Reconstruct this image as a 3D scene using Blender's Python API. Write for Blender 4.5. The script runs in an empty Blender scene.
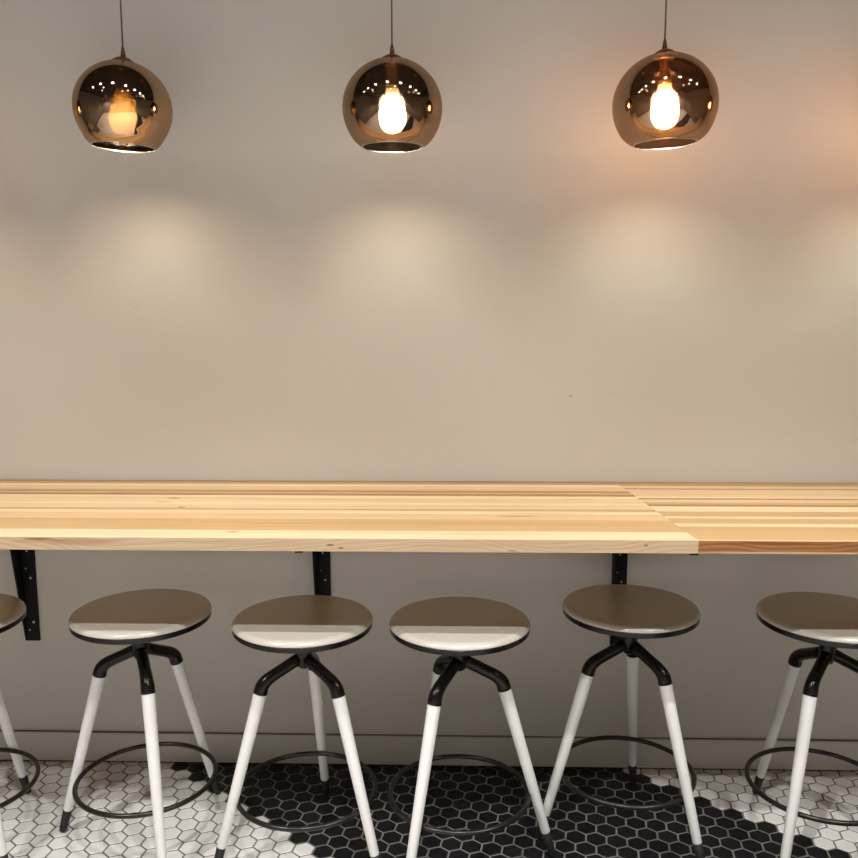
import bpy, bmesh, math, random
from math import sin, cos, pi, radians, sqrt
from mathutils import Vector, Matrix
random.seed(7)
sc = bpy.context.scene
COL = sc.collection

# ------------------------------------------------------------------ helpers
def link(o, parent=None):
    COL.objects.link(o)
    if parent is not None:
        o.parent = parent
    return o

def mesh_obj(name, verts, faces, mats, parent=None, midx=None, smooth=False, loc=None):
    me = bpy.data.meshes.new(name)
    me.from_pydata([tuple(v) for v in verts], [], faces)
    for m in (mats if isinstance(mats, (list, tuple)) else [mats]):
        me.materials.append(m)
    if midx is not None:
        me.polygons.foreach_set('material_index', midx)
    if smooth:
        me.polygons.foreach_set('use_smooth', [True] * len(me.polygons))
    me.update()
    o = bpy.data.objects.new(name, me)
    if loc is not None:
        o.location = loc
    return link(o, parent)

def bm_obj(name, bm, mats, parent=None, smooth=False, loc=None):
    bmesh.ops.recalc_face_normals(bm, faces=bm.faces[:])
    me = bpy.data.meshes.new(name)
    bm.to_mesh(me); bm.free()
    for m in (mats if isinstance(mats, (list, tuple)) else [mats]):
        me.materials.append(m)
    if smooth:
        me.polygons.foreach_set('use_smooth', [True] * len(me.polygons))
    o = bpy.data.objects.new(name, me)
    if loc is not None:
        o.location = loc
    return link(o, parent)

def empty(name, label, cat, loc, rz=0.0, group=None):
    o = bpy.data.objects.new(name, None)
    o.empty_display_size = .05
    o.location = loc; o.rotation_euler = (0, 0, rz)
    o['label'] = label; o['category'] = cat
    if group: o['group'] = group
    return link(o)

def tag(o, label, cat, group=None):
    o['label'] = label; o['category'] = cat
    if group: o['group'] = group

def box(bm, x0, x1, y0, y1, z0, z1, bev=0.0):
    r = bmesh.ops.create_cube(bm, size=1.0)
    for v in r['verts']:
        v.co = Vector(((x0 + x1) / 2 + v.co.x * (x1 - x0), (y0 + y1) / 2 + v.co.y * (y1 - y0), (z0 + z1) / 2 + v.co.z * (z1 - z0)))
    if bev > 0:
        es = list({e for v in r['verts'] for e in v.link_edges})
        bmesh.ops.bevel(bm, geom=es, offset=bev, segments=2, affect='EDGES', profile=.6)

def lathe(prof, seg=64, c=(0, 0, 0)):
    """profile [(r, z)] turned about z; r == 0 ends become poles"""
    V, F, rows = [], [], []
    for r, z in prof:
        if r < 1e-7:
            rows.append([len(V)]); V.append((c[0], c[1], c[2] + z))
        else:
            rows.append(list(range(len(V), len(V) + seg)))
            for k in range(seg):
                a = 2 * pi * k / seg
                V.append((c[0] + r * cos(a), c[1] + r * sin(a), c[2] + z))
    for A, B in zip(rows[:-1], rows[1:]):
        for k in range(seg):
            k2 = (k + 1) % seg
            if len(A) == 1 and len(B) == 1: continue
            if len(A) == 1: F.append((A[0], B[k2], B[k]))
            elif len(B) == 1: F.append((A[k], A[k2], B[0]))
            else: F.append((A[k], A[k2], B[k2], B[k]))
    return V, F

def lathe_bm(bm, prof, seg=48, mat=None):
    V, F = lathe(prof, seg)
    vs = [bm.verts.new((mat @ Vector(v)) if mat is not None else v) for v in V]
    for f in F:
        try: bm.faces.new([vs[i] for i in f])
        except ValueError: pass

def tube(bm, pts, rad, seg=20, closed=False, caps=True):
    """tube along points with one radius per point"""
    pts = [Vector(p) for p in pts]; n = len(pts)
    if not isinstance(rad, (list, tuple)): rad = [rad] * n
    rings = []; prev = None
    for i, p in enumerate(pts):
        if closed: t = (pts[(i + 1) % n] - pts[i - 1])
        else: t = pts[min(i + 1, n - 1)] - pts[max(i - 1, 0)]
        t.normalize()
        if prev is None:
            u = t.orthogonal().normalized()
        else:
            u = (prev - t * prev.dot(t)).normalized()
        prev = u; w = t.cross(u)
        rings.append([bm.verts.new(p + (u * cos(2 * pi * k / seg) + w * sin(2 * pi * k / seg)) * rad[i]) for k in range(seg)])
    for i in range(n if closed else n - 1):
        A, B = rings[i], rings[(i + 1) % n]
        for k in range(seg):
            bm.faces.new((A[k], A[(k + 1) % seg], B[(k + 1) % seg], B[k]))
    if caps and not closed:
        bm.faces.new(rings[0][::-1]); bm.faces.new(rings[-1])

def bezier(p0, p1, p2, n=8):
    p0, p1, p2 = Vector(p0), Vector(p1), Vector(p2)
    return [p0 * (1 - t) ** 2 + p1 * 2 * t * (1 - t) + p2 * t * t for t in [k / n for k in range(n + 1)]]

def copy_thing(o, **kw):
    c = o.copy(); COL.objects.link(c)
    for ch in list(o.children):
        d = ch.copy(); COL.objects.link(d); d.parent = c
        for g in list(ch.children):
            e = g.copy(); COL.objects.link(e); e.parent = d
    return c

# ------------------------------------------------------------------ materials
class N:
    """small node-tree writer"""
    def __init__(s, name):
        s.m = bpy.data.materials.new(name); s.m.use_nodes = True
        s.t = s.m.node_tree; s.t.nodes.clear()
        s.out = s.t.nodes.new('ShaderNodeOutputMaterial')
    def node(s, typ, ins=None, **props):
        n = s.t.nodes.new(typ)
        for k, v in props.items(): setattr(n, k, v)
        for k, v in (ins or {}).items():
            if isinstance(v, bpy.types.NodeSocket): s.t.links.new(v, n.inputs[k])
            else: n.inputs[k].default_value = v
        return n
    def math(s, op, a, b=0.0, clamp=False):
        return s.node('ShaderNodeMath', {0: a, 1: b}, operation=op, use_clamp=clamp).outputs[0]
    def vmath(s, op, a, b=None, out=0):
        n = s.node('ShaderNodeVectorMath', {0: a}, operation=op)
        if b is not None:
            if isinstance(b, bpy.types.NodeSocket): s.t.links.new(b, n.inputs[1])
            else: n.inputs[1].default_value = b
        return n.outputs[out]
    def mix(s, fac, a, b, blend='MIX'):
        n = s.t.nodes.new('ShaderNodeMix'); n.data_type = 'RGBA'; n.blend_type = blend
        for sock, v in ((n.inputs[0], fac), (n.inputs[6], a), (n.inputs[7], b)):
            if isinstance(v, bpy.types.NodeSocket): s.t.links.new(v, sock)
            else: sock.default_value = v if not isinstance(v, tuple) or len(v) == 4 else (*v, 1)
        return n.outputs[2]
    def coord(s): return s.node('ShaderNodeTexCoord').outputs['Object']
    def noise(s, vec, scale, detail=3.0, rough=.5):
        return s.node('ShaderNodeTexNoise', {'Vector': vec, 'Scale': scale, 'Detail': detail, 'Roughness': rough}).outputs['Fac']
    def ramp(s, fac, stops, interp='LINEAR'):
        n = s.node('ShaderNodeValToRGB', {'Fac': fac}); r = n.color_ramp; r.interpolation = interp
        while len(r.elements) < len(stops): r.elements.new(.5)
        for e, (p, c) in zip(r.elements, stops):
            e.position = p; e.color = (*c, 1) if len(c) == 3 else c
        return n.outputs['Color']
    def spot(s, vec, c, rad, soft=.35):
        """soft-edged elliptical mark: 1 inside, 0 outside"""
        d = s.vmath('SUBTRACT', vec, c)
        d = s.vmath('DIVIDE', d, rad)
        l = s.vmath('LENGTH', d, out=1)
        return s.node('ShaderNodeMapRange', {0: l, 1: 1 - soft, 2: 1 + soft, 3: 1.0, 4: 0.0}, interpolation_type='SMOOTHSTEP').outputs[0]
    def bsdf(s, col, rough=.5, metal=0.0, bump=None, bump_d=.002, **extra):
        ins = {'Base Color': col if not isinstance(col, tuple) else (*col, 1), 'Roughness': rough, 'Metallic': metal}
        ins.update(extra)
        p = s.node('ShaderNodeBsdfPrincipled', ins)
        if bump is not None:
            b = s.node('ShaderNodeBump', {'Height': bump, 'Distance': bump_d, 'Strength': .6})
            s.t.links.new(b.outputs[0], p.inputs['Normal'])
        s.t.links.new(p.outputs[0], s.out.inputs[0])
        return s.m

def mat_wall(name, col):
    n = N(name); v = n.coord()
    mott = n.noise(v, 1.3, 4)
    c = n.mix(mott, tuple(x * .96 for x in col), tuple(x * 1.03 for x in col))
    # small chips, scuffs and nail marks in the paint (local coords: x, z on the wall)
    c = n.mix(n.math('MULTIPLY', n.spot(v, (.345, 0, 1.1535), (.004, .05, .0028)), .6), c, (.16, .11, .09))
    c = n.mix(n.math('MULTIPLY', n.spot(v, (.346, 0, 1.143), (.0042, .05, .0075)), .45), c, (.68, .60, .48))
    c = n.mix(n.math('MULTIPLY', n.spot(v, (-.924, 0, 1.412), (.009, .05, .0016)), .25), c, (.3, .24, .19))
    c = n.mix(n.math('MULTIPLY', n.spot(v, (.47, 0, 1.16), (.02, .05, .0018)), .12), c, (.3, .24, .19))
    b = n.noise(v, 160, 3)
    return n.bsdf(c, .72, bump=b, bump_d=.0006)

def mat_plain(name, col, rough=.5, metal=0.0, var=.06, scale=30, bump_d=None, **extra):
    n = N(name); v = n.coord(); f = n.noise(v, scale, 3)
    c = n.mix(f, tuple(x * (1 - var) for x in col), tuple(min(1, x * (1 + var)) for x in col))
    if bump_d:
        return n.bsdf(c, rough, metal, bump=f, bump_d=bump_d, **extra)
    return n.bsdf(c, rough, metal, **extra)

def mat_wood(name, strips, front, front_marks, top_marks, seed):
    """laminated pine: strips across the depth (world y from -0.66 to 0), grain along x"""
    n = N(name); v = n.coord()
    sep = n.node('ShaderNodeSeparateXYZ', {0: v})
    x, y, z = sep.outputs
    wob = n.math('MULTIPLY', n.math('SUBTRACT', n.noise(n.vmath('MULTIPLY', v, (1.2, 9, 9)), 1.0, 2), .5), .006)
    t = n.math('DIVIDE', n.math('ADD', n.math('ADD', y, wob), .66), .66)
    base = n.ramp(t, strips, 'CONSTANT')
    g1 = n.noise(n.vmath('ADD', n.vmath('MULTIPLY', v, (1.0, 75, 75)), (seed, seed * 2, 0)), 1.0, 4, .6)
    g2 = n.noise(n.vmath('ADD', n.vmath('MULTIPLY', v, (2.5, 220, 220)), (seed, 0, seed)), 1.0, 3, .6)
    grain = n.ramp(g1, [(.30, (.76, .66, .55)), (.50, (1, 1, 1)), (.68, (1.0, .99, .97)), (.8, (.86, .78, .68))])
    base = n.mix(.55, base, n.mix(1.0, base, grain, 'MULTIPLY'))
    fine = n.ramp(g2, [(.35, (.88, .82, .74)), (.6, (1, 1, 1))])
    base = n.mix(.4, base, n.mix(1.0, base, fine, 'MULTIPLY'))
    for (cx, cy, rx, ry, a) in top_marks:
        base = n.mix(n.math('MULTIPLY', n.spot(v, (cx, cy, 0), (rx, ry, 5), .5), a), base, (.26, .13, .05))
    # front edge face: one board, wavy cathedral grain along x
    warp = n.math('MULTIPLY', n.math('SUBTRACT', n.noise(n.vmath('MULTIPLY', v, (2.6, 1, 3)), 1.0, 2), .5), .16)
    zz = n.math('ADD', z, warp)
    wv = n.math('FRACT', n.math('MULTIPLY', zz, 95))
    fr = n.ramp(wv, front, 'EASE')
    fn = n.noise(n.vmath('ADD', n.vmath('MULTIPLY', v, (5, 1, 150)), (seed, 0, 0)), 1.0, 4)
    fr = n.mix(n.math('MULTIPLY', fn, .45), fr, (front[0][1][0] * .72, front[0][1][1] * .62, front[0][1][2] * .5))
    for (cx, cz, rx, rz, a, colr) in front_marks:
        fr = n.mix(n.math('MULTIPLY', n.spot(v, (cx, 0, cz), (rx, 5, rz), .45), a), fr, colr)
    geo = n.node('ShaderNodeNewGeometry')
    ny = n.node('ShaderNodeSeparateXYZ', {0: geo.outputs['True Normal']}).outputs[1]
    isf = n.math('LESS_THAN', ny, -.72)
    col = n.mix(isf, base, fr)
    return n.bsdf(col, .46, bump=g2, bump_d=.0004, **{'Specular IOR Level': .35})

def mat_tile(name, col, rough, var, spec=.5):
    n = N(name); v = n.coord()
    geo = n.node('ShaderNodeNewGeometry')
    r = geo.outputs['Random Per Island']
    f = n.noise(v, 55, 4)
    c = n.mix(r, tuple(x * (1 - var) for x in col), tuple(x * (1 + var) for x in col))
    c = n.mix(n.math('MULTIPLY', f, .12), c, tuple(x * .7 for x in col))
    return n.bsdf(c, rough, bump=n.noise(v, 40, 2), bump_d=.0006, **{'Specular IOR Level': spec})

def mat_glass(name, tint, refl, refl_col):
    """thin metallised glass: tinted see-through + copper mirror coat growing toward the rim"""
    n = N(name)
    fr = n.node('ShaderNodeLayerWeight', {'Blend': .35}).outputs['Facing']
    fac = n.math('ADD', refl, n.math('MULTIPLY', n.math('POWER', fr, 2.2), .14), True)
    tr = n.node('ShaderNodeBsdfTransparent', {'Color': (*tint, 1)})
    gl = n.node('ShaderNodeBsdfGlossy', {'Color': (*refl_col, 1), 'Roughness': .015})
    mx = n.node('ShaderNodeMixShader', {0: fac, 1: tr.outputs[0], 2: gl.outputs[0]})
    n.t.links.new(mx.outputs[0], n.out.inputs[0])
    return n.m

def mat_glass_in(name, tint):
    n = N(name)
    tr = n.node('ShaderNodeBsdfTransparent', {'Color': (*tint, 1)})
    gl = n.node('ShaderNodeBsdfGlossy', {'Color': (.9, .87, .8, 1), 'Roughness': .08})
    mx = n.node('ShaderNodeMixShader', {0: .25, 1: tr.outputs[0], 2: gl.outputs[0]})
    n.t.links.new(mx.outputs[0], n.out.inputs[0])
    return n.m

def mat_emit(name, col, strength):
    n = N(name)
    e = n.node('ShaderNodeEmission', {'Color': (*col, 1), 'Strength': strength})
    n.t.links.new(e.outputs[0], n.out.inputs[0])
    return n.m

WALL = (.60, .570, .522)
def mat_bulb(name, col, strength):
    """frosted bulb: hottest round the middle, weaker and warmer at the neck and the tip"""
    n = N(name)
    z = n.node('ShaderNodeSeparateXYZ', {0: n.coord()}).outputs[2]
    t = n.node('ShaderNodeMapRange', {0: z, 1: -.062, 2: .046, 3: 0.0, 4: 1.0}).outputs[0]
    k = n.ramp(t, [(0, (.35,) * 3), (.22, (.8,) * 3), (.45, (1,) * 3), (.65, (.8,) * 3), (.9, (.12,) * 3), (1, (.05,) * 3)])
    warm = n.ramp(t, [(0, (col[0], col[1] * .8, col[2] * .6)), (.3, col), (.65, col), (1, (col[0], col[1] * .72, col[2] * .45))])
    e = n.node('ShaderNodeEmission', {'Color': warm, 'Strength': n.math('MULTIPLY', k, strength)})
    n.t.links.new(e.outputs[0], n.out.inputs[0])
    return n.m

M_wall = mat_wall('greige_wall_paint', WALL)
M_trim = mat_plain('greige_trim_paint', WALL, .6, var=.03, scale=3)
M_gap = mat_plain('dark_joint', (.05, .042, .036), .9)
M_joint = mat_plain('gap_shadow_strip', (.24, .215, .19), .9)  # dark tone stands in for shadow in the gap above the baseboard
M_dark = mat_plain('charcoal_paint', (.05, .046, .043), .85)
M_side = mat_plain('taupe_wall_paint', (.20, .18, .16), .8, var=.03, scale=2)
M_front = mat_plain('pale_grey_wall_paint', (.36, .34, .315), .8, var=.03, scale=2)
M_ceil = mat_plain('dark_ceiling_paint', (.03, .027, .025), .9, var=.1, scale=2)
M_white_tile = mat_tile('white_matte_tile', (.73, .715, .695), .42, .05)
M_black_tile = mat_tile('black_matte_tile', (.0055, .0055, .0068), .5, .25, .3)
M_grout = mat_plain('grey_grout', (.17, .155, .14), .95, var=.2, scale=60)
M_seat = mat_plain('glossy_cream_seat', (.575, .54, .48), .22, var=.015, scale=25)
M_gun = mat_plain('gunmetal', (.022, .019, .0175), .26, .75, var=.2, scale=20)
M_ring = mat_plain('brushed_gunmetal', (.045, .040, .036), .30, .8, var=.15, scale=20)
M_leg = mat_plain('white_powder_coat', (.82, .81, .79), .32, var=.02, scale=18)
M_rubber = mat_plain('black_rubber', (.012, .011, .011), .6, var=.2)
M_bracket = mat_plain('black_steel', (.006, .006, .0065), .6, .0, var=.2, **{'Specular IOR Level': .18})
M_screw = mat_plain('steel_screw', (.62, .61, .60), .4, .5)
M_bronze = mat_plain('bronze_metal', (.20, .105, .055), .32, .9, var=.1)
M_socket = mat_plain('brass_socket', (.55, .32, .18), .38, .8, var=.1)
M_cord = mat_plain('brown_cord', (.12, .085, .06), .6)
M_rim = mat_plain('polished_rim', (.62, .55, .47), .25, .9, var=.02)
M_spotlens = mat_emit('spot_lens', (1, .9, .78), 30)
M_whitemetal = mat_plain('white_metal', (.7, .7, .68), .5)

# ------------------------------------------------------------------ camera
F_PX = 859.97
cam_d = bpy.data.cameras.new('camera'); cam = link(bpy.data.objects.new('camera', cam_d))
P_, Y_, R_ = 0.1380, -0.0274, -0.0017
fw = Vector((sin(Y_) * cos(P_), cos(Y_) * cos(P_), -sin(P_)))
rt = Vector((cos(Y_), -sin(Y_), 0)); up = rt.cross(fw)
rt2 = rt * cos(R_) + up * sin(R_); up2 = up * cos(R_) - rt * sin(R_)
cam.matrix_world = Matrix(((rt2.x, up2.x, -fw.x, 0), (rt2.y, up2.y, -fw.y, -2.51194), (rt2.z, up2.z, -fw.z, 1.40478), (0, 0, 0, 1)))
cam_d.sensor_fit = 'HORIZONTAL'; cam_d.sensor_width = 36; cam_d.lens = 36 * F_PX / 858
cam_d.clip_start = .05
sc.camera = cam

# ------------------------------------------------------------------ room
XL, XR, YB, ZC = -3.2, 3.2, -5.0, 2.90
def struct(o): o['kind'] = 'structure'; return o

# floor: hexagonal mosaic, a wide black diagonal band across white
def make_floor():
    pitch, ang, ph = .054, radians(20.75), (-0.107, 0.1177)
    a = Vector((cos(ang + pi / 6), sin(ang + pi / 6))) * pitch
    b = Vector((-sin(ang), cos(ang))) * pitch
    nrm = (0.63270533, 0.77439264)
    Ro = (pitch - .0046) / sqrt(3); Rt = Ro - .0016
    dirs = [(cos(ang + k * pi / 3), sin(ang + k * pi / 3)) for k in range(6)]
    V, Fc, MI = [], [], []
    V += [(XL, YB, -.0014), (XR, YB, -.0014), (XR, 0, -.0014), (XL, 0, -.0014)]
    Fc.append((0, 1, 2, 3)); MI.append(2)
    K = 130
    for i in range(-K, K):
        for j in range(-K, K):
            c = a * (i + ph[0]) + b * (j + ph[1])
            if not (XL < c.x < XR and YB < c.y < .01): continue
            s = c.x * nrm[0] + c.y * nrm[1]
            m = 1 if -.583 < s < .308 else 0
            c = c + Vector((-.007, .025))
            tilt = (random.uniform(-.006, .006), random.uniform(-.006, .006))
            k0 = len(V); pts = []
            for R, z in ((Ro, -.0013), (Rt, 0.0)):
                for dx, dy in dirs:
                    px, py = R * dx, R * dy
                    zz = z + (px * tilt[0] + py * tilt[1] if z == 0 else 0)
                    V.append((min(max(c.x + px, XL), XR), min(max(c.y + py, YB), 0), zz))
            for k in range(6):
                Fc.append((k0 + k, k0 + (k + 1) % 6, k0 + 6 + (k + 1) % 6, k0 + 6 + k)); MI.append(m)
            Fc.append(tuple(k0 + 6 + k for k in range(6))); MI.append(m)
    return mesh_obj('floor', V, Fc, [M_white_tile, M_black_tile, M_grout], None, MI)
struct(make_floor())

def slab(name, x0, x1, y0, y1, z0, z1, m):
    bm = bmesh.new(); box(bm, x0, x1, y0, y1, z0, z1)
    return struct(bm_obj(name, bm, m))
slab('wall_back', XL, XR, 0, .12, -.05, ZC, M_wall)
slab('wall_left', XL - .12, XL, YB - .12, .12, -.05, ZC, M_side)
slab('wall_right', XR, XR + .12, YB - .12, .12, -.05, ZC, M_side)
slab('wall_front', XL, XR, YB - .12, YB, -.05, ZC, M_front)
slab('ceiling', XL - .12, XR + .12, YB - .12, .12, ZC, ZC + .1, M_ceil)

# baseboard: flat painted board with a fine strip on top coloured as the gap's shadow and a dark joint at the floor
bm = bmesh.new(); box(bm, XL, XR, -.012, .001, .004, .0965, .0008)
struct(bm_obj('baseboard_back', bm, M_trim))
bm = bmesh.new(); box(bm, XL, XR, -.0085, .001, .0965, .0978)
struct(bm_obj('trim_1', bm, M_joint))
bm = bmesh.new(); box(bm, XL, XR, -.0105, .001, -.001, .0042)
struct(bm_obj('trim_2', bm, M_gap))

# ------------------------------------------------------------------ counter
ZT, TH, DEP = .90, .030, .654
XJ0, XJ1 = .479, .543      # the butt joint: at the wall, at the front edge
def wood_slab(name, pts, mat, dz=0.0):
    bm = bmesh.new()
    lo = [bm.verts.new((px, py, ZT - TH)) for px, py in pts]
    hi = [bm.verts.new((px, py, ZT + dz)) for px, py in pts]
    n = len(pts)
    bm.faces.new(lo[::-1]); bm.faces.new(hi)
    for k in range(n): bm.faces.new((lo[k], lo[(k + 1) % n], hi[(k + 1) % n], hi[k]))
    bmesh.ops.bevel(bm, geom=bm.edges[:], offset=.0004, segments=1, affect='EDGES')
    return bm_obj(name, bm, mat)
A_ = (.76, .53, .29); B_ = (.69, .45, .22); C_ = (.60, .375, .165); D_ = (.42, .235, .09); L_ = (.84, .62, .37); S_ = (.30, .18, .085)
def yt(y): return (y + .66) / .66
stripL = [(-.66, L_), (-.585, C_), (-.475, (.72, .48, .245)), (-.418, L_), (-.386, C_), (-.364, A_), (-.315, L_), (-.295, (.78, .56, .315)), (-.235, L_),
          (-.209, D_), (-.183, B_), (-.165, D_), (-.142, B_), (-.125, A_), (-.09, L_), (-.055, (.55, .35, .16)), (-.030, D_)]  # last dark strips paint in the gap shadow along the wall
stripR = [(-.66, (.74, .50, .26)), (-.645, C_), (-.56, (.58, .35, .145)), (-.529, L_), (-.501, C_), (-.451, L_), (-.431, C_), (-.378, L_), (-.322, D_), (-.300, C_), (-.275, A_),
          (-.239, D_), (-.222, L_), (-.202, A_), (-.110, D_), (-.096, A_), (-.06, (.5, .31, .13)), (-.030, D_)]  # rearmost strips darkened likewise as shadow of the wall gap
toR = lambda L: [(max(0, yt(y)), (c[0] * .87, c[1] * .91, c[2] * .97)) for y, c in L]
frontL = [(0, (.53, .385, .245)), (.45, (.57, .425, .285)), (.8, (.49, .345, .21)), (1, (.53, .385, .245))]
frontR = [(0, (.30, .125, .040)), (.5, (.36, .165, .06)), (.85, (.20, .07, .02)), (1, (.30, .125, .040))]
KN = (.16, .075, .04)
# knots and streaks where the photo shows them
ftop = [(-.754, -.248, .016, .006, .85), (-.700, -.354, .010, .007, .75), (-.919, -.182, .05, .008, .5), (-.77, -.297, .02, .006, .4), (-.503, -.600, .012, .01, .5),
        (.155, -.44, .05, .004, .75), (.23, -.41, .10, .004, .5), (.33, -.245, .05, .004, .4), (-.95, -.2, .05, .006, .4), (-.2, -.5, .06, .003, .3)]
ffront = [(-.272, .8850, .0085, .0022, .9, KN), (-.248, .8782, .0055, .0022, .85, KN), (.428, .8880, .0045, .0020, .85, KN), (.133, .8737, .010, .0022, .5, KN),
          (-.931, .8950, .030, .0030, .9, (.22, .09, .04)), (-.886, .8918, .018, .0024, .6, KN), (-.84, .889, .085, .0075, .6, (.34, .19, .095)), (-.955, .890, .035, .005, .4, (.38, .22, .11)),
          (-.45, .889, .16, .0035, .30, (.42, .27, .15)), (.03, .886, .14, .004, .28, (.42, .27, .15)), (.25, .880, .10, .003, .25, (.42, .27, .15))]
frR = [(.75, .8725, .20, .0026, .7, (.62, .42, .24)), (1.1, .8725, .20, .0026, .6, (.62, .42, .24)), (.70, .894, .10, .003, .6, (.15, .05, .015)), (.95, .890, .12, .003, .5, (.16, .055, .018))]
M_woodL = mat_wood('pale_laminated_pine', toR(stripL), frontL, ffront, ftop, 3.1)
M_woodR = mat_wood('amber_laminated_pine', toR(stripR), frontR, frR, [(.86, -.055, .10, .004, .6), (1.0, -.06, .06, .004, .4), (.8, -.47, .2, .003, .25)], 11.7)
c1 = wood_slab('countertop', [(XL + .002, -DEP), (XJ1 - .0001, -DEP), (XJ0 - .0001, -.003), (XL + .002, -.003)], M_woodL)
tag(c1, 'long pale laminated wood countertop section with knotty light front edge', 'countertop', 'wall counter sections')
c2 = wood_slab('countertop', [(XJ1 + .0001, -DEP), (XR - .002, -DEP), (XR - .002, -.003), (XJ0 + .0001, -.003)], M_woodR, -.0004)
tag(c2, 'shorter laminated wood countertop section at right with reddish brown front edge', 'countertop', 'wall counter sections')

# ------------------------------------------------------------------ brackets
def make_bracket(label, x0, arm_rot=0.0):
    W, ZB, ZTp = .045, .394, ZT - TH - .0005
    r = empty('shelf_bracket', label, 'bracket', (x0, 0, ZB), 0, 'black brackets under the counter')
    H = ZTp - ZB
    bm = bmesh.new(); box(bm, 0, W, -.006, -.0005, 0, H, .0008)
    wp = bm_obj('wall_plate', bm, M_bracket, r)
    bm = bmesh.new()                                           # triangular web on the left edge of the plate
    prof = [(-.006, .004), (-.090, H - .0065), (-.006, H - .0065)]
    for xx in (0, .005): [bm.verts.new((xx, y, z)) for y, z in prof]
    bm.verts.ensure_lookup_table(); v = bm.verts
    bm.faces.new((v[0], v[1], v[2])); bm.faces.new((v[5], v[4], v[3]))
    for a, b in ((0, 1), (1, 2), (2, 0)): bm.faces.new((v[a], v[a + 3], v[b + 3], v[b]))
    g = bm_obj('gusset', bm, M_bracket, r)
    bm = bmesh.new(); box(bm, 0, W, -.590, 0, -.006, 0, .0008); box(bm, W - .018, W, -.642, -.588, -.0058, 0, .0008)  # horizontal arm under the counter
    arm = bm_obj('arm', bm, M_bracket, r, loc=(0, -.006, H)); arm.rotation_euler = (0, 0, arm_rot)
    for (sx, sz, rr) in ((.5, H - .190, .0030), (.36, H - .245, .0022), (.64, H - .275, .0034), (.66, .060, .0038), (.36, .035, .0026)):
        bm = bmesh.new()
        lathe_bm(bm, [(0, .0016), (rr * .5, .0014), (rr, .0006), (rr, -.0005)], 16, Matrix.Translation((W * sx, -.0060, sz)) @ Matrix.Rotation(pi / 2, 4, 'X'))
        bm_obj('screw', bm, M_screw, r, True)
    for (sz,) in ((H - .19,),):
        bm = bmesh.new()
        lathe_bm(bm, [(0, .0012), (.0022, .0008), (.0026, -.0004)], 14, Matrix.Translation((.0, -.030, sz)) @ Matrix.Rotation(-pi / 2, 4, 'Y'))
        bm_obj('screw', bm, M_screw, r, True)
    bm = bmesh.new()
    lathe_bm(bm, [(0, -.0035), (.004, -.0028), (.006, -.0004), (.006, .001)], 16, Matrix.Translation((W * .5, -.560, -.006)))
    sb = bm_obj('bolt', bm, M_bracket, arm, True)
    return r
make_bracket('black steel bracket fully in view at far left under the counter', -1.3165)
make_bracket('black steel bracket half hidden behind the third stool from the left', -.4125, .05)
make_bracket('black steel bracket behind the stool with the all-brown seat, near the joint', .479, .035)

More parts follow.
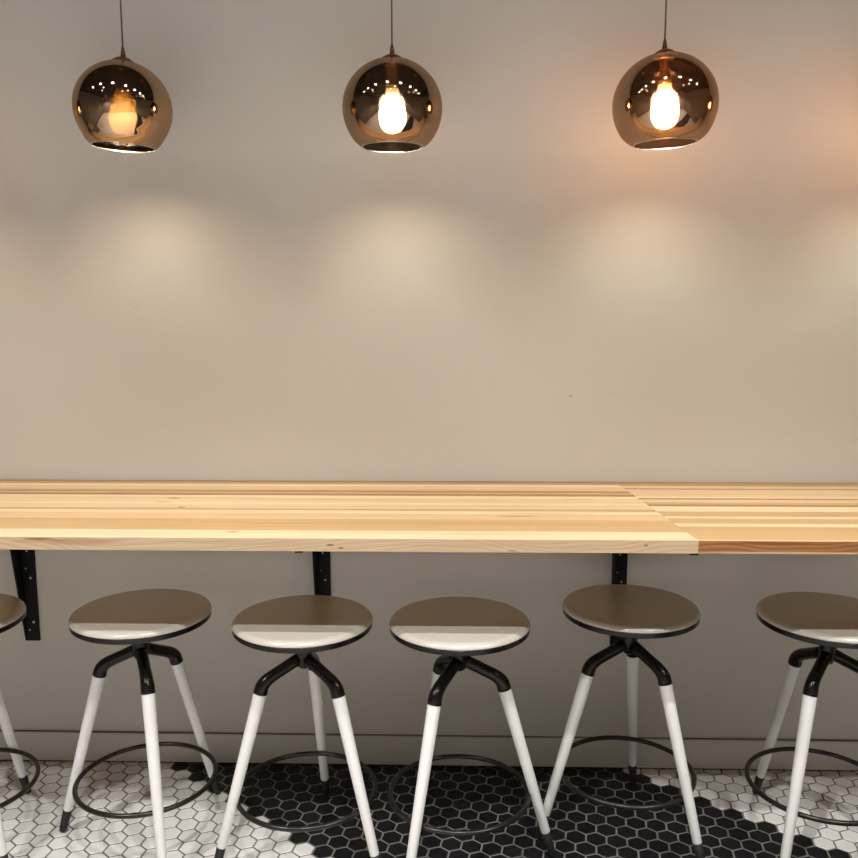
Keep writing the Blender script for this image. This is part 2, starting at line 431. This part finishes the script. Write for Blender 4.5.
# ------------------------------------------------------------------ stools
HS, RS = .6360, .1768
def make_stool():
    r = empty('bar_stool', '', 'stool', (0, 0, 0), 0, 'white-legged stools along the counter')
    # seat plate: flat pan with rolled edge
    prof = [(0, 0), (RS - .016, 0), (RS - .0125, -.0004), (RS - .0085, -.0016), (RS - .0048, -.0038), (RS - .0020, -.0068), (RS - .0005, -.0098), (RS, -.0120), (RS - .0010, -.0132), (RS - .003, -.0138), (0, -.0138)]
    V, F = lathe([(q, HS + z) for q, z in prof], 128)
    s = mesh_obj('seat', V, F, M_seat, r, smooth=True)
    rr = RS - .0010
    prof = [(rr - .006, -.0139), (rr - .001, -.0139), (rr, -.0150), (rr, -.0255), (rr - .0018, -.0275), (rr - .006, -.0275), (rr - .010, -.0230), (rr - .010, -.0139)]
    V, F = lathe([(q, HS + z) for q, z in prof], 128)
    mesh_obj('seat_rim', V, F, M_gun, r, smooth=False)
    # swivel hub under the seat
    prof = [(0, 0.6220), (.060, 0.6220), (.060, 0.6140), (.026, 0.6125), (.0225, 0.6100), (.0215, .6000), (.0215, .5400), (.020, .5150), (.015, .5040), (.008, .4990), (0, .4985)]
    V, F = lathe(prof, 48)
    mesh_obj('hub', V, F, M_gun, r, smooth=True)
    rt_, ht, rw, hw = .1144, .4525, .2246, .0667
    sl = Vector((rw - rt_, hw - ht)).normalized()
    for k in range(3):
        rot = Matrix.Rotation(k * 2 * pi / 3, 4, 'Z')
        P = lambda q, z: rot @ Vector((q, 0, z))
        # bent tube arm: out from the hub, elbow, then down into the leg socket
        e = Vector((rt_, ht)) - sl * .052
        pts = [P(.004, .5300), P(.03, .5175), P(.055, .5055)] + bezier(P(.080, .4935), P(.1062, .4810), P(*(Vector((rt_, ht)) - sl * .013)), 8) + [P(*(Vector((rt_, ht)) - sl * .006)), P(rt_, ht)]
        rad = [.0160, .0152, .0150] + [.0152 + .0024 * (i / 8) for i in range(9)] + [.0178, .0180]
        bm = bmesh.new(); tube(bm, pts, rad, 24)
        arm = bm_obj('arm', bm, M_gun, r, True)
        bm = bmesh.new()
        tip = Vector((rw, hw))
        tube(bm, [P(*(Vector((rt_, ht)) - sl * .006)), P(*(Vector((rt_, ht)) + sl * .001)), P(*(Vector((rt_, ht)) * .5 + tip * .5)), P(*(tip - sl * .002)), P(*tip)],
             [.0165, .0168, .0142, .0118, .0112], 28)
        leg = bm_obj('leg', bm, M_leg, r, True)
        end = tip + sl * ((hw - .0035) / -sl.y)
        bm = bmesh.new()
        tube(bm, [P(*(tip - sl * .001)), P(*tip), P(*(tip + sl * .04)), P(*(end - sl * .004)), P(*end)], [.0108, .0120, .0106, .0096, .0078], 22)
        tp = bm_obj('leg_tip', bm, M_rubber, leg, True)
        # fix for a slanted end: flatten onto the floor
        for vv in tp.data.vertices:
            if vv.co.z < .0008: vv.co.z = .0008
    bm = bmesh.new(); hr = .1682; rc = .1785
    tube(bm, [(rc * cos(2 * pi * k / 96), rc * sin(2 * pi * k / 96), hr) for k in range(96)],   .0064, 16, closed=True)
    bm_obj('foot_ring', bm, M_ring, r, True)
    return r
spots = [
    (-1.285, -.430, 80, 'stool at left edge of the photo with only its right side showing'),
    (-.8140, -.3853, -62.5, 'stool second from left, in front of white floor tiles beside the left bracket'),
    (-.3778, -.4286, 86.8, 'stool third from left, covering the middle bracket, straddling white and black tiles'),
    (.0193, -.4344, -122.7, 'stool fourth from left, over black tiles with one leg in front of another'),
    (.4700, -.3178, 72.6, 'stool with fully shaded brown seat pushed furthest under the counter'),
    (.9664, -.3718, -131.0, 'stool at right edge of the photo, cut by the frame, over white tiles'),
]
proto = make_stool()
for i, (sx, sy, a, lab) in enumerate(spots):
    o = proto if i == 0 else copy_thing(proto)
    o.location = (sx, sy, 0); o.rotation_euler = (0, 0, radians(a)); o['label'] = lab
    if i == 1:                                                  # this seat sits a few millimetres off the centre of its base
        for ch in o.children:
            if ch.name.startswith('seat'): ch.location = Matrix.Rotation(-radians(a), 3, 'Z') @ Vector((.008, 0, 0))

# ------------------------------------------------------------------ pendants
def sphere_prof(R, z_open, r_open):
    p = []
    a0, a1 = radians(13.5), radians(125)
    for k in range(41):
        a = a0 + (a1 - a0) * k / 40
        p.append((R * sin(a), R * cos(a) * (.945 if a < pi / 2 else 1.0)))
    # flare slightly straighter toward the opening
    r1, z1 = p[-1]
    for k in range(1, 7):
        t = k / 6
        p.append((r1 + (r_open - r1) * t + .0025 * sin(pi * t), z1 + (z_open - z1) * t))
    return p
def make_pendant(label, loc, glass_tint, refl, bulb_col, bulb_str, R=.122, tilt=0.0):
    r = empty('pendant_lamp', label, 'pendant lamp', loc, 0, 'copper globe pendants over the counter')
    zo, ro = -.095, .0785
    out = sphere_prof(R, zo, ro); inn = [(q - .0022, z) if i > 2 else (q, z - .0022) for i, (q, z) in enumerate(out)]
    V1, F1 = lathe(out, 96); V2, F2 = lathe(inn[::-1], 96)
    n1 = len(V1); tint = tuple(sqrt(t) for t in glass_tint)
    mo = mat_glass('copper_glass', tint, refl, (.78, .53, .35)); mi = mat_glass_in('copper_glass_inside', tint)
    mesh_obj('glass_shade', V1 + V2, F1 + [tuple(i + n1 for i in f) for f in F2], [mo, mi], r, [0] * len(F1) + [1] * len(F2), True)
    bm = bmesh.new()
    tube(bm, [((ro - .001) * cos(2 * pi * k / 96), (ro - .001) * sin(2 * pi * k / 96), zo) for k in range(96)], .0016, 10, closed=True)
    bm_obj('rim', bm, M_rim, r, True)
    zc = R * cos(radians(13.5)) * .945
    V, F = lathe([(0, zc + .014), (.006, zc + .0135), (.016, zc + .0105), (.026, zc + .004), (.0305, zc - .002), (.029, zc - .004), (0, zc - .004)], 48)
    mesh_obj('cap', V, F, M_bronze, r, smooth=True)
    V, F = lathe([(0, zc + .037), (.0032, zc + .036), (.0052, zc + .026), (.0066, zc + .0135), (0, zc + .013)], 24)
    mesh_obj('cord_grip', V, F, M_bronze, r, smooth=True)
    top = ZC - loc[2]
    bm = bmesh.new(); tube(bm, [(0, 0, zc + .034), (0, 0, top - .02)], .0021, 10)
    bm_obj('cord', bm, M_cord, r, True)
    V, F = lathe([(0, top - .001), (.055, top - .001), (.055, top - .022), (.05, top - .026), (0, top - .028)], 40)
    mesh_obj('canopy', V, F, M_bronze, r, smooth=False)
    # lamp holder: pale washer under the cap, then the socket sleeve
    V, F = lathe([(0, zc - .005), (.024, zc - .006), (.025, zc - .010), (.016, zc - .014), (0, zc - .014)], 40)
    w = mesh_obj('washer', V, F, M_socket, r, smooth=True)
    V, F = lathe([(0, zc - .014), (.0125, zc - .014), (.0130, zc - .045), (.0165, zc - .054), (.0165, zc - .070), (0, zc - .070)], 36)
    mesh_obj('socket', V, F, M_socket, r, smooth=True)
    zb = zc - .070
    pr = [(0, 0), (.0160, 0), (.0170, -.010), (.0185, -.020), (.0245, -.032), (.0305, -.043), (.0340, -.056), (.0345, -.067), (.0330, -.080), (.0285, -.092), (.0210, -.1010), (.010, -.1060), (0, -.1070)]
    V, F = lathe([(q, zb + z) for q, z in pr], 40)
    mesh_obj('bulb', V, F, mat_bulb('bulb_glow', bulb_col, bulb_str), r, smooth=True)
    piv = Matrix.Translation((0, 0, zc + .03))                 # the globe hangs very slightly askew on its cord
    T = piv @ Matrix.Rotation(tilt, 4, 'Y') @ piv.inverted()
    for ch in r.children:
        if not ch.name.startswith(('cord', 'canopy')): ch.data.transform(T)
    return r
PY_ = -.26
make_pendant('leftmost copper glass globe pendant with deep orange glowing bulb', (-.8305, PY_, 1.9120), (.0135, .0052, .0006), .58, (1, .93, .83), 265, .1205, radians(2.6))
make_pendant('middle copper glass globe pendant with white bulb and greyer glass', (-.1525, PY_, 1.9075), (.10, .08, .052), .46, (1, .93, .83), 265, .1255, 0)
make_pendant('rightmost visible copper glass globe pendant with white and amber bulb', (.5230, PY_, 1.9105), (.34, .19, .10), .46, (1, .90, .76), 260, .1285, radians(-2.0))
make_pendant('copper glass globe pendant hanging just outside the photo at right', (1.20, PY_, 1.9105), (.34, .19, .10), .46, (1, .90, .76), 260, .1255, 0)
make_pendant('copper glass globe pendant hanging just outside the photo at left', (-1.51, PY_, 1.9105), (.10, .05, .02), .46, (1, .93, .83), 265, .1255, 0)

# ------------------------------------------------------------------ ceiling downlights and added fill lights
def make_downlight(label, x, y, watt, col=(1, .98, .955), size=radians(98), blend=.4):
    r = empty('ceiling_downlight', label, 'downlight', (x, y, ZC), 0, 'recessed ceiling downlights')
    V, F = lathe([(.036, -.001), (.052, -.001), (.052, -.006), (.046, -.010), (.036, -.004), (.036, -.001)], 40)
    mesh_obj('trim_ring', V, F, M_whitemetal, r, smooth=True)
    V, F = lathe([(0, -.003), (.036, -.003), (.036, -.001), (0, -.001)], 32)
    mesh_obj('lens', V, F, M_spotlens, r)
    ld = bpy.data.lights.new('downlight_beam', 'SPOT'); ld.energy = watt; ld.color = col
    ld.spot_size = size; ld.spot_blend = blend; ld.shadow_soft_size = .015
    lo = bpy.data.objects.new('downlight_beam', ld); lo.location = (0, 0, -.02)
    link(lo, r)
    return r
for x, w in ((-1.74, 95), (-.16, 95), (1.42, 95)):
    make_downlight('recessed ceiling downlight above the camera row', x, -2.06, w, size=radians(116), blend=.7)
for x, w in ((-1.47, 84), (.11, 84), (1.69, 84)):
    make_downlight('recessed ceiling downlight in the row nearer the counter', x, -1.66, w)

for x, w in ((-2.0, 340), (0, 340), (2.0, 340)):  # added behind the camera to raise bounce light from floor and front wall
    make_downlight('added fill downlight in the ceiling, unseen behind the camera', x, -4.1, w, size=radians(98), blend=.5)
def make_fill_light(label, x, y, watt, col):  # unseen lights added to brighten the upper wall evenly
    r = empty('added_fill_light', label, 'fill light', (x, y, ZC), 0, 'added round fill lights')
    V, F = lathe([(.042, -.002), (.056, -.002), (.056, -.026), (.052, -.032), (.042, -.030), (.042, -.002)], 40)
    mesh_obj('housing', V, F, M_dark, r, smooth=False)
    ld = bpy.data.lights.new('fill_glow', 'AREA'); ld.shape = 'DISK'; ld.size = .08
    ld.energy = watt; ld.color = col
    lo = bpy.data.objects.new('fill_glow', ld); lo.location = (0, 0, -.028)
    link(lo, r)
    return r
for k in range(8):
    make_fill_light('small round added fill light, unseen on the ceiling between counter and camera', -2.1 + .6 * k, -1.2, 2.2, (1, .965, .985))

# ------------------------------------------------------------------ world & view
w = bpy.data.worlds.new('world'); sc.world = w; w.use_nodes = True
w.node_tree.nodes['Background'].inputs[0].default_value = (.05, .045, .04, 1)
w.node_tree.nodes['Background'].inputs[1].default_value = .3
vs = sc.view_settings
vs.view_transform = 'Standard'; vs.look = 'None'; vs.exposure = 0.0; vs.gamma = 1.0; vs.use_curve_mapping = False
cy = sc.cycles
cy.use_denoising = True
cy.max_bounces = 10; cy.diffuse_bounces = 6; cy.glossy_bounces = 6; cy.transparent_max_bounces = 24
cy.caustics_reflective = False; cy.caustics_refractive = False
cy.sample_clamp_indirect = 6.0
